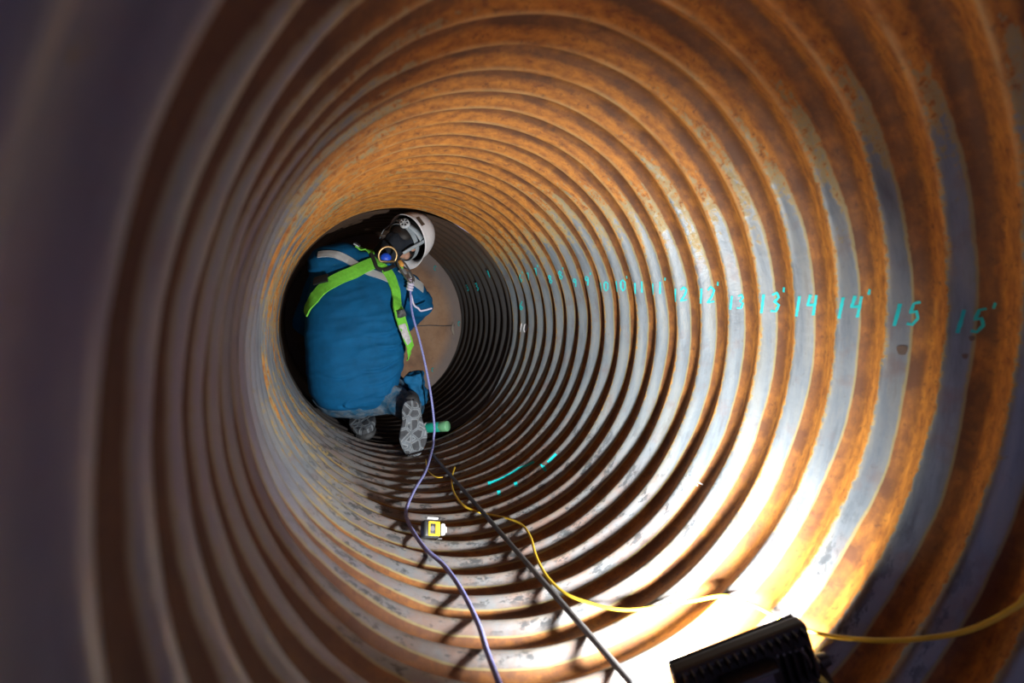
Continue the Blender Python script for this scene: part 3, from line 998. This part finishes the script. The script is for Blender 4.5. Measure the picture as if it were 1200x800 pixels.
for k in range(6):
    a = k * PI / 3 + 0.5
    g = bmesh.ops.create_cone(bm, cap_ends=True, segments=10, radius1=0.0055, radius2=0.0055, depth=0.003, matrix=KM @ Matrix.Translation((0.0145 * math.cos(a), 0.0145 * math.sin(a), -0.0075)))
    g = bmesh.ops.create_cone(bm, cap_ends=True, segments=10, radius1=0.0055, radius2=0.0055, depth=0.003, matrix=KM @ Matrix.Translation((0.0145 * math.cos(a), 0.0145 * math.sin(a), 0.0075)))
hat_tf(bm); from_bm('knob_slot', bm, M['helmet_in'], hat, False)
# grey suspension straps
def hat_band(name, pts, w, mat):
    bm = bmesh.new()
    pts = catmull([Vector(p) for p in pts], 6)
    prev = None
    for i, p in enumerate(pts):
        t = (pts[min(i + 1, len(pts) - 1)] - pts[max(i - 1, 0)]).normalized()
        nn = Vector((p.x, p.y, p.z * 0.3)).normalized()
        s = t.cross(nn).normalized() * w / 2
        r = [bm.verts.new(p - s), bm.verts.new(p + s), bm.verts.new(p + s - nn * .003), bm.verts.new(p - s - nn * .003)]
        if prev:
            for k in range(4): bm.faces.new((prev[k], prev[(k + 1) % 4], r[(k + 1) % 4], r[k]))
        prev = r
    hat_tf(bm); return from_bm(name, bm, mat, hat)


hat_band('suspension_strap', [(0.0, -0.122, -0.035), (-0.035, -0.112, -0.022), (-0.066, -0.092, -0.010), (-0.092, -0.060, 0.0)], 0.030, M['grey_plastic'])
hat_band('suspension_strap', [(0.0, -0.122, -0.035), (0.035, -0.112, -0.022), (0.066, -0.092, -0.010), (0.092, -0.060, 0.0)], 0.030, M['grey_plastic'])
hat_band('chin_strap', [(-0.100, -0.050, 0.010), (-0.098, -0.046, -0.03), (-0.092, -0.040, -0.08), (-0.078, -0.020, -0.12)], 0.017, M['grey_plastic'])
hat_band('chin_strap', [(0.100, -0.050, 0.010), (0.098, -0.046, -0.03), (0.092, -0.040, -0.08), (0.078, -0.020, -0.12)], 0.017, M['grey_plastic'])
# brown sticker on the shell
def on_hat_patch(name, quad, mat, parent):
    bm = bmesh.new(); n = 6; grid = []
    for i in range(n + 1):
        row = []
        for j in range(n + 1):
            s, t = i / n, j / n
            px = (quad[0][0] * (1 - s) + quad[1][0] * s) * (1 - t) + (quad[3][0] * (1 - s) + quad[2][0] * s) * t
            py = (quad[0][1] * (1 - s) + quad[1][1] * s) * (1 - t) + (quad[3][1] * (1 - s) + quad[2][1] * s) * t
            p, nn = on_jacket(px, py, 0.0015, hbv)
            row.append(None if p is None else bm.verts.new(p))
        grid.append(row)
    for i in range(n):
        for j in range(n):
            q = (grid[i][j], grid[i + 1][j], grid[i + 1][j + 1], grid[i][j + 1])
            if all(q): bm.faces.new(q)
    return from_bm(name, bm, mat, parent)


on_hat_patch('sticker', ((487, 255), (491, 254), (498, 263), (494, 265)), M['brown_sticker'], hat)['label'] = 'brown rectangular sticker'

# ---- safety harness
har = strap('harness', [(360, 368), (364, 358), (370, 349), (379, 339), (390, 331), (402, 325), (414, 320), (426, 314), (438, 309), (448, 305)], 0.066, M['green_web'], person, 0.009, 0.003)
har['label'] = 'lime green fall arrest harness'
strap('shoulder_strap', [(441, 306), (448, 312), (455, 322), (460, 334), (463, 348), (467, 362, 2.515), (471, 377, 2.505), (476, 392, 2.50), (481, 407, 2.51), (479, 418, 2.56)], 0.062, M['green_web'], har, 0.010, 0.003)
strap('chest_strap', [(443, 298), (450, 305), (457, 312)], 0.062, M['green_web'], har, 0.013, 0.003)
strap('neck_strap', [(421, 282), (425, 288), (431, 294), (438, 299)], 0.055, M['green_web'], har, 0.009, 0.003)
strap('strap_pad', [(421, 277), (423, 280), (425, 283)], 0.060, M['grey_plastic'], har, 0.016, 0.003)
strap('collar_strap', [(462, 302), (468, 306), (474, 310)], 0.030, M['green_web'], har, 0.012, 0.003)
strap('keeper', [(434, 299), (437, 307), (440, 315), (446, 318)], 0.020, M['black_web'], har, 0.018, 0.003)
strap('keeper', [(447, 318), (453, 317), (461, 314)], 0.020, M['black_web'], har, 0.018, 0.003)
strap('buckle', [(371, 332), (378, 330), (386, 328)], 0.046, M['black_plastic'], har, 0.017, 0.006)
strap('buckle', [(463, 368, 2.500), (468, 368, 2.498), (474, 366, 2.498)], 0.040, M['black_plastic'], har, 0.010, 0.006)
lab = strap('label_patch', [(471, 380, 2.496), (475, 391, 2.490), (480, 402, 2.497)], 0.046, M['label_white'], har, 0.010, 0.001)
lab['label'] = 'white printed label'
# D ring, blue pad, orange pin
dp, dn = on_jacket(457, 303, 0.055)
bm = bmesh.new()
fx = Vector((1, 0.1, 0.05)).normalized(); fz = Vector((0, -0.35, 0.94)).normalized()
dp = at(454, 301, 2.515)
ringp = [dp + Vector((0, -0.008, 0.006)) + fx * 0.047 * math.cos(a) + fz * 0.047 * math.sin(a) for a in np.linspace(-0.7, PI + 0.7, 30)]
tube_bm(bm, ringp + [ringp[0]], 0.0055, 8)
from_bm('dorsal_ring', bm, M['brass'], har)['label'] = 'brass coloured dorsal ring'
bm = bmesh.new(); ball_bm(bm, dp + Vector((-0.006, 0.012, -0.002)), (0.028, 0.016, 0.024), None, 16, 10); from_bm('ring_pad', bm, M['blue_plastic'], har)
pp, pn = on_jacket(464, 314, 0.045)

# ---- rope, its carabiner and knot (hangs on the ring, a thing of its own)
def rope_floor(px, py, off): return on_crest(*hit(px, py, R - off), off)


kn, _ = on_jacket(477, 336, 0.045)
bottom = [rope_floor(507, 524, 0.034), rope_floor(499, 551, 0.018)] + [rope_floor(x, y, 0.010) for x, y in ((486, 573), (476, 597), (480, 615), (497, 641), (520, 662), (540, 690), (560, 730), (574, 772))]
hang = []
fl_y = hit(507, 524, R - 0.010)[0]
for x, y, t in ((483, 366, 0.0), (492, 400, 0.18), (500, 435, 0.36), (506, 470, 0.55), (509, 500, 0.70), (508, 514, 0.85)):
    dd = kn.y - 0.02 + (fl_y + 0.02 - kn.y) * t
    hang.append(at(x, y, dd))
off_end = [on_crest(0.62, math.radians(-112.0), 0.012), on_crest(0.35, math.radians(-113.0), 0.012), on_crest(0.05, math.radians(-112.0), 0.012)]
rope_pts = catmull([kn + Vector((0, 0, -0.01))] + hang + bottom + off_end, 10)
rope = tube('safety_rope', rope_pts, 0.0062, M['rope'], None, 12)
set_props(rope, 'blue and white safety rope running from the harness along the pipe floor', 'rope')
bm = bmesh.new()
ax = Vector((0.1, -0.2, 1)).normalized(); e1 = ax.orthogonal().normalized(); e2 = ax.cross(e1)
coil = []
for k in range(61):
    a = k / 60 * 2 * PI * 4
    r = 0.013 + 0.002 * math.sin(k * .5)
    coil.append(kn + ax * (0.034 - 0.060 * k / 60) + (e1 * math.cos(a) + e2 * math.sin(a)) * r)
tube_bm(bm, coil, 0.0075, 8)
from_bm('knot', bm, M['rope_white'], rope)['label'] = 'pale bulky knot'
tail = [kn + Vector((0.004, -0.004, -0.05))] + [at(x, y, kn.y + 0.0) for x, y in ((485, 357), (490, 361), (493, 364), (499, 363), (506, 361))]
tube('rope_tail', catmull(tail, 6), 0.0055, M['rope_white'], rope, 8)
# carabiner
bm = bmesh.new()
c0 = Vector(pp); c1 = kn + ax * 0.03
dirc = (c1 - c0); Lc = dirc.length + 0.03; dirc.normalize()
sd = dirc.cross(Vector((0, -1, 0))).normalized()
mid = (c0 + c1) / 2
loop = []
for k in range(33):
    a = 2 * PI * k / 32
    loop.append(mid + dirc * (Lc / 2) * math.copysign(abs(math.cos(a)) ** .7, math.cos(a)) + sd * 0.020 * math.copysign(abs(math.sin(a)) ** .7, math.sin(a)) + Vector((0, -0.012, 0)))
tube_bm(bm, loop, 0.0055, 8)
from_bm('carabiner', bm, M['steel'], rope)['label'] = 'grey steel carabiner'
bm = bmesh.new()
q0 = c0 + Vector((0, -0.012, 0)) - dirc * 0.01
tube_bm(bm, [q0, q0 + dirc * 0.008, q0 + dirc * 0.035, q0 + dirc * 0.042], [0.008, 0.012, 0.012, 0.007], 12)
from_bm('carabiner_sleeve', bm, M['orange_plastic'], rope)

# ------------------------------------------------------------------ steel rod on the ridges
p0 = on_crest(*hit(503, 528, R - 0.011), 0.0105); p1 = on_crest(*hit(740, 800, R - 0.011), 0.0105)
dv = (p1 - p0).normalized()
bm = bmesh.new()
pts = [p0, p0 + dv * 0.004] + [p0 + (p1 - p0) * (k / 10) for k in range(1, 11)] + [p1 + dv * 0.012]
tube_bm(bm, pts, [0.006] + [0.0078] * (len(pts) - 1), 14)
rod = from_bm('steel_rod', bm, M['rod'])
set_props(rod, 'straight dark steel rod lying lengthwise on the pipe floor', 'rod')

# ------------------------------------------------------------------ yellow cord
cpx = [(499, 538), (500, 549), (505, 555), (512, 559), (519, 559)]
cpx2 = [(533, 547), (530, 557), (530, 571), (536, 584), (546, 594), (562, 600), (570, 602), (580, 604), (598, 608), (613, 616), (622, 630), (627, 648), (634, 664),
        (645, 680), (664, 696), (690, 706), (718, 713), (745, 714), (780, 709), (815, 703), (850, 698)]
off = 0.006
cord_dip = {(562, 600): -0.003, (570, 602): -0.014, (580, 604): -0.013, (598, 608): 0.003}   # under the rod, in the valley
lo = [on_crest(*hit(x, y, R - cord_dip.get((x, y), off)), cord_dip.get((x, y), off)) for x, y in cpx2]
hi = [on_crest(*hit(x, y, R - 0.012), 0.012) for x, y in ((880, 708), (905, 720), (930, 733), (968, 744), (1010, 749), (1050, 750), (1090, 747), (1125, 741), (1158, 729), (1192, 710), (1222, 690))]
ext = [on_crest(hi[-1].y - 0.12, math.atan2(hi[-1].z - ZC, hi[-1].x) + 0.16, 0.012), on_crest(hi[-1].y - 0.3, math.atan2(hi[-1].z - ZC, hi[-1].x) + 0.24, 0.012)]
bm = bmesh.new()
tube_bm(bm, catmull(lo + hi + ext, 8), 0.0042, 10)
cord = from_bm('extension_cord', bm, M['cord'])
set_props(cord, 'yellow cord winding over the ridges past the floodlight', 'cord')
th_ = [on_crest(*hit(x, y, R - 0.004), 0.004) for x, y in cpx]
twine = tube('twine', catmull(th_, 8), 0.0026, M['cord'], None, 8)
set_props(twine, 'thin tangled twine lying beside the toe of the upright boot', 'twine')

# ------------------------------------------------------------------ floodlight
ly, lt = hit(862, 792)
LB = on_crest(0.560, math.radians(-72.4), 0.0)
up_l = Vector((-math.cos(math.radians(-72.4)), 0, -math.sin(math.radians(-72.4))))
fw = Vector((math.sin(0.31), math.cos(0.31), 0.0)); fw = (fw - up_l * fw.dot(up_l)).normalized()
TILT = math.radians(-9)
up_l, fw = (up_l * math.cos(TILT) - fw * math.sin(TILT)), (fw * math.cos(TILT) + up_l * math.sin(TILT))
rt = fw.cross(up_l).normalized()
lamp = empty('floodlight', LB, 'black LED floodlight seen from behind, lighting the pipe ahead of it', 'lamp')
LM = Matrix.Translation(LB) @ Matrix((rt, fw, up_l)).transposed().to_4x4()
HW, HH, Z0 = 0.133, 0.112, 0.017


def lamp_part(name, build, mat, smooth=False):
    bm = bmesh.new(); build(bm); bmesh.ops.transform(bm, matrix=LM, verts=bm.verts)
    return from_bm(name, bm, mat, lamp, smooth)


zc = Z0 + HH / 2
hs = lamp_part('housing', lambda bm: box_bm(bm, (0, 0, zc), (HW * 2, 0.032, HH), None, 0.009, 3), M['lamp_black'])


def fins(bm):
    for k in range(15):
        x = -HW + 0.016 + k * (2 * HW - 0.032) / 14
        box_bm(bm, (x, -0.022, zc + HH * 0.40), (0.004, 0.018, HH * 0.14), None, 0.001, 1)
        if abs(x) > 0.05: box_bm(bm, (x, -0.022, zc - HH * 0.08), (0.004, 0.018, HH * 0.5), None, 0.001, 1)


lamp_part('heat_sink_fins', fins, M['lamp_black'])
lamp_part('driver_box', lambda bm: box_bm(bm, (-0.005, -0.030, zc - 0.012), (0.105, 0.034, 0.075), None, 0.006, 2), M['lamp_black'])
lb = lamp_part('label_plate', lambda bm: box_bm(bm, (0.0, -0.0475, zc + 0.0), (0.060, 0.002, 0.040), None, 0.0008, 1), M['lamp_label'])
lb['label'] = 'charcoal rating label'


def bracket(bm):
    for s in (-1, 1):
        tube_bm(bm, [(s * (HW + 0.005), 0, zc - 0.035), (s * (HW + 0.005), -0.006, 0.03), (s * (HW + 0.005), -0.075, 0.005), (s * (HW + 0.005), 0.06, 0.005)], [(0.004, 0.010)] * 4, 8)
    tube_bm(bm, [(-(HW + 0.005), -0.07, 0.006), ((HW + 0.005), -0.07, 0.006)], 0.006, 8)
    tube_bm(bm, [(-(HW + 0.005), 0.055, 0.006), ((HW + 0.005), 0.055, 0.006)], 0.006, 8)


lamp_part('stand', bracket, M['lamp_black'])
for s in (-1, 1):
    lamp_part('knob', lambda bm: bmesh.ops.create_cone(bm, cap_ends=True, segments=16, radius1=0.014, radius2=0.011, depth=0.02, matrix=Matrix.Translation((s * (HW + 0.016), 0, zc - 0.035)) @ Matrix.Rotation(PI / 2, 4, 'Y')), M['lamp_black'])
def bezel_beam_cut(bm):
    for sg in (-1, 1): box_bm(bm, (0, 0.019, zc + sg * (HH / 2 - 0.008)), (HW * 2 - 0.01, 0.008, 0.012), None, 0.002, 1)
    box_bm(bm, (HW - 0.010, 0.026, zc - 0.008), (0.008, 0.022, HH - 0.03), None, 0.002, 1)  # side flanges added and made deep to cut the beam
    box_bm(bm, (-HW + 0.013, 0.031, zc - 0.008), (0.008, 0.032, HH - 0.030), None, 0.002, 1)


lamp_part('bezel_beam_cut', bezel_beam_cut, M['lamp_black'])


def lensf(bm):
    w, h = 0.05, HH / 2 - 0.022
    bm.faces.new([bm.verts.new(v) for v in ((-w + 0.01, 0.0175, zc - h), (-w + 0.01, 0.0175, zc + h), (w + 0.01, 0.0175, zc + h), (w + 0.01, 0.0175, zc - h))])


lens = lamp_part('lens', lensf, M['lens'])
# short lead from the back of the lamp, catching the light on its curve
pts = [LM @ Vector(v) for v in ((0.092, -0.024, zc + 0.030), (0.100, -0.034, zc + 0.024), (0.105, -0.036, zc + 0.010), (0.108, -0.030, zc - 0.010), (0.107, -0.022, zc - 0.02))]
tube('power_lead', catmull(pts, 6), 0.0025, M['rod'], lamp, 8)
for k in range(5):
    x = 0.06 + 0.012 * k
    lamp_part('screw', lambda bm: ball_bm(bm, (x, -0.0175, zc + 0.02 - 0.001 * k), (0.003, 0.003, 0.003), None, 8, 6), M['steel'], True)

# ------------------------------------------------------------------ tape measure
ty, tt = hit(503, 631)
TB = on_crest(ty, tt, 0.0)
tu = Vector((-math.cos(tt), 0, -math.sin(tt)))
tx = Vector((1.0, 0.12, -0.05)); tx = (tx - tu * tx.dot(tu)).normalized(); tyv = tu.cross(tx).normalized()
tu2 = (tu * 0.55 - tyv * 0.83).normalized(); ty2 = tu2.cross(tx).normalized()
TS = 0.88
tape = empty('tape_measure', TB, 'yellow and black tape measure lying by the blue rope on the floor', 'tape measure')
TM = Matrix.Translation(TB + tu * 0.030) @ Matrix((tx, ty2, tu2)).transposed().to_4x4() @ Matrix.Scale(TS, 4)


def tape_part(name, build, mat, smooth=False):
    bm = bmesh.new(); build(bm); bmesh.ops.transform(bm, matrix=TM, verts=bm.verts)
    return from_bm(name, bm, mat, tape, smooth)


tape_part('case', lambda bm: box_bm(bm, (-0.006, 0, 0), (0.068, 0.060, 0.036), None, 0.010, 3), M['black_plastic'], True)


def face(bm):
    for c, s in (((0, 0.021, 0.019), (0.046, 0.007, 0.004)), ((0, -0.021, 0.019), (0.046, 0.007, 0.004)), ((-0.020, 0, 0.019), (0.007, 0.048, 0.004)), ((0.014, 0, 0.019), (0.018, 0.048, 0.004))):
        box_bm(bm, c, s, None, 0.001, 1)


tape_part('face_plate', face, M['yellow'])['label'] = 'yellow square face plate'
tape_part('window', lambda bm: bmesh.ops.create_cone(bm, cap_ends=True, segments=20, radius1=0.011, radius2=0.009, depth=0.004, matrix=Matrix.Translation((-0.008, 0, 0.019))), M['steel'])
tape_part('belt_clip', lambda bm: box_bm(bm, (-0.006, 0.036, 0.012), (0.044, 0.006, 0.012), None, 0.002, 2), M['white_plastic'])
tape_part('lock_button', lambda bm: [box_bm(bm, (0.038, 0, 0.010), (0.016, 0.040, 0.014), None, 0.004, 2), box_bm(bm, (0.048, 0, 0.008), (0.012, 0.022, 0.012), None, 0.003, 2)], M['white_plastic'])
tape_part('end_hook', lambda bm: box_bm(bm, (0.030, -0.031, 0.0), (0.016, 0.004, 0.018), None, 0.001, 1), M['steel'])

# ------------------------------------------------------------------ teal can beside the boot
ce = rope_floor(525, 499, 0.030); cs = rope_floor(489, 502, 0.030)
can = empty('spray_can', (cs + ce) / 2, 'teal green can lying across the ridges beside the upright boot', 'can')
cd = (ce - cs).normalized()
bm = bmesh.new()
tube_bm(bm, [cs, cs + cd * 0.003, ce - cd * 0.055, ce - cd * 0.05], [0.026, 0.030, 0.030, 0.027], 24)
from_bm('body', bm, M['teal_can'], can)
bm = bmesh.new()
tube_bm(bm, [ce - cd * 0.052, ce - cd * 0.048, ce - cd * 0.006, ce], [0.028, 0.031, 0.031, 0.027], 24)
from_bm('cap', bm, M['green_cap'], can)
bm = bmesh.new()
tube_bm(bm, [cs + cd * 0.055, cs + cd * 0.075], [0.0312, 0.0312], 24)
from_bm('paper_band', bm, M['label_white'], can)

# ------------------------------------------------------------------ light from the pipe mouth, camera, view
w = bpy.data.worlds.new('World'); scene.world = w; w.use_nodes = True
bg = w.node_tree.nodes['Background']
bg.inputs[0].default_value = (0.42, 0.40, 0.66, 1)
bg.inputs[1].default_value = 0.90

cam = bpy.data.cameras.new('camera'); co_ = bpy.data.objects.new('camera', cam); C.objects.link(co_)
co_.location = CAM
co_.rotation_euler = (PI / 2 - PIT, 0, -YAW)
cam.sensor_width = 36.0; cam.lens = F / 1200 * 36.0
cam.clip_start = 0.01
cam.dof.use_dof = True; cam.dof.focus_distance = 2.2; cam.dof.aperture_fstop = 2.0
scene.camera = co_
scene.view_settings.view_transform = 'Standard'
scene.view_settings.look = 'None'
scene.view_settings.gamma = 1.0
scene.view_settings.use_curve_mapping = False
scene.view_settings.exposure = 0.0
scene.cycles.use_denoising = True
scene.cycles.max_bounces = 8
scene.cycles.diffuse_bounces = 6
scene.cycles.sample_clamp_indirect = 10.0
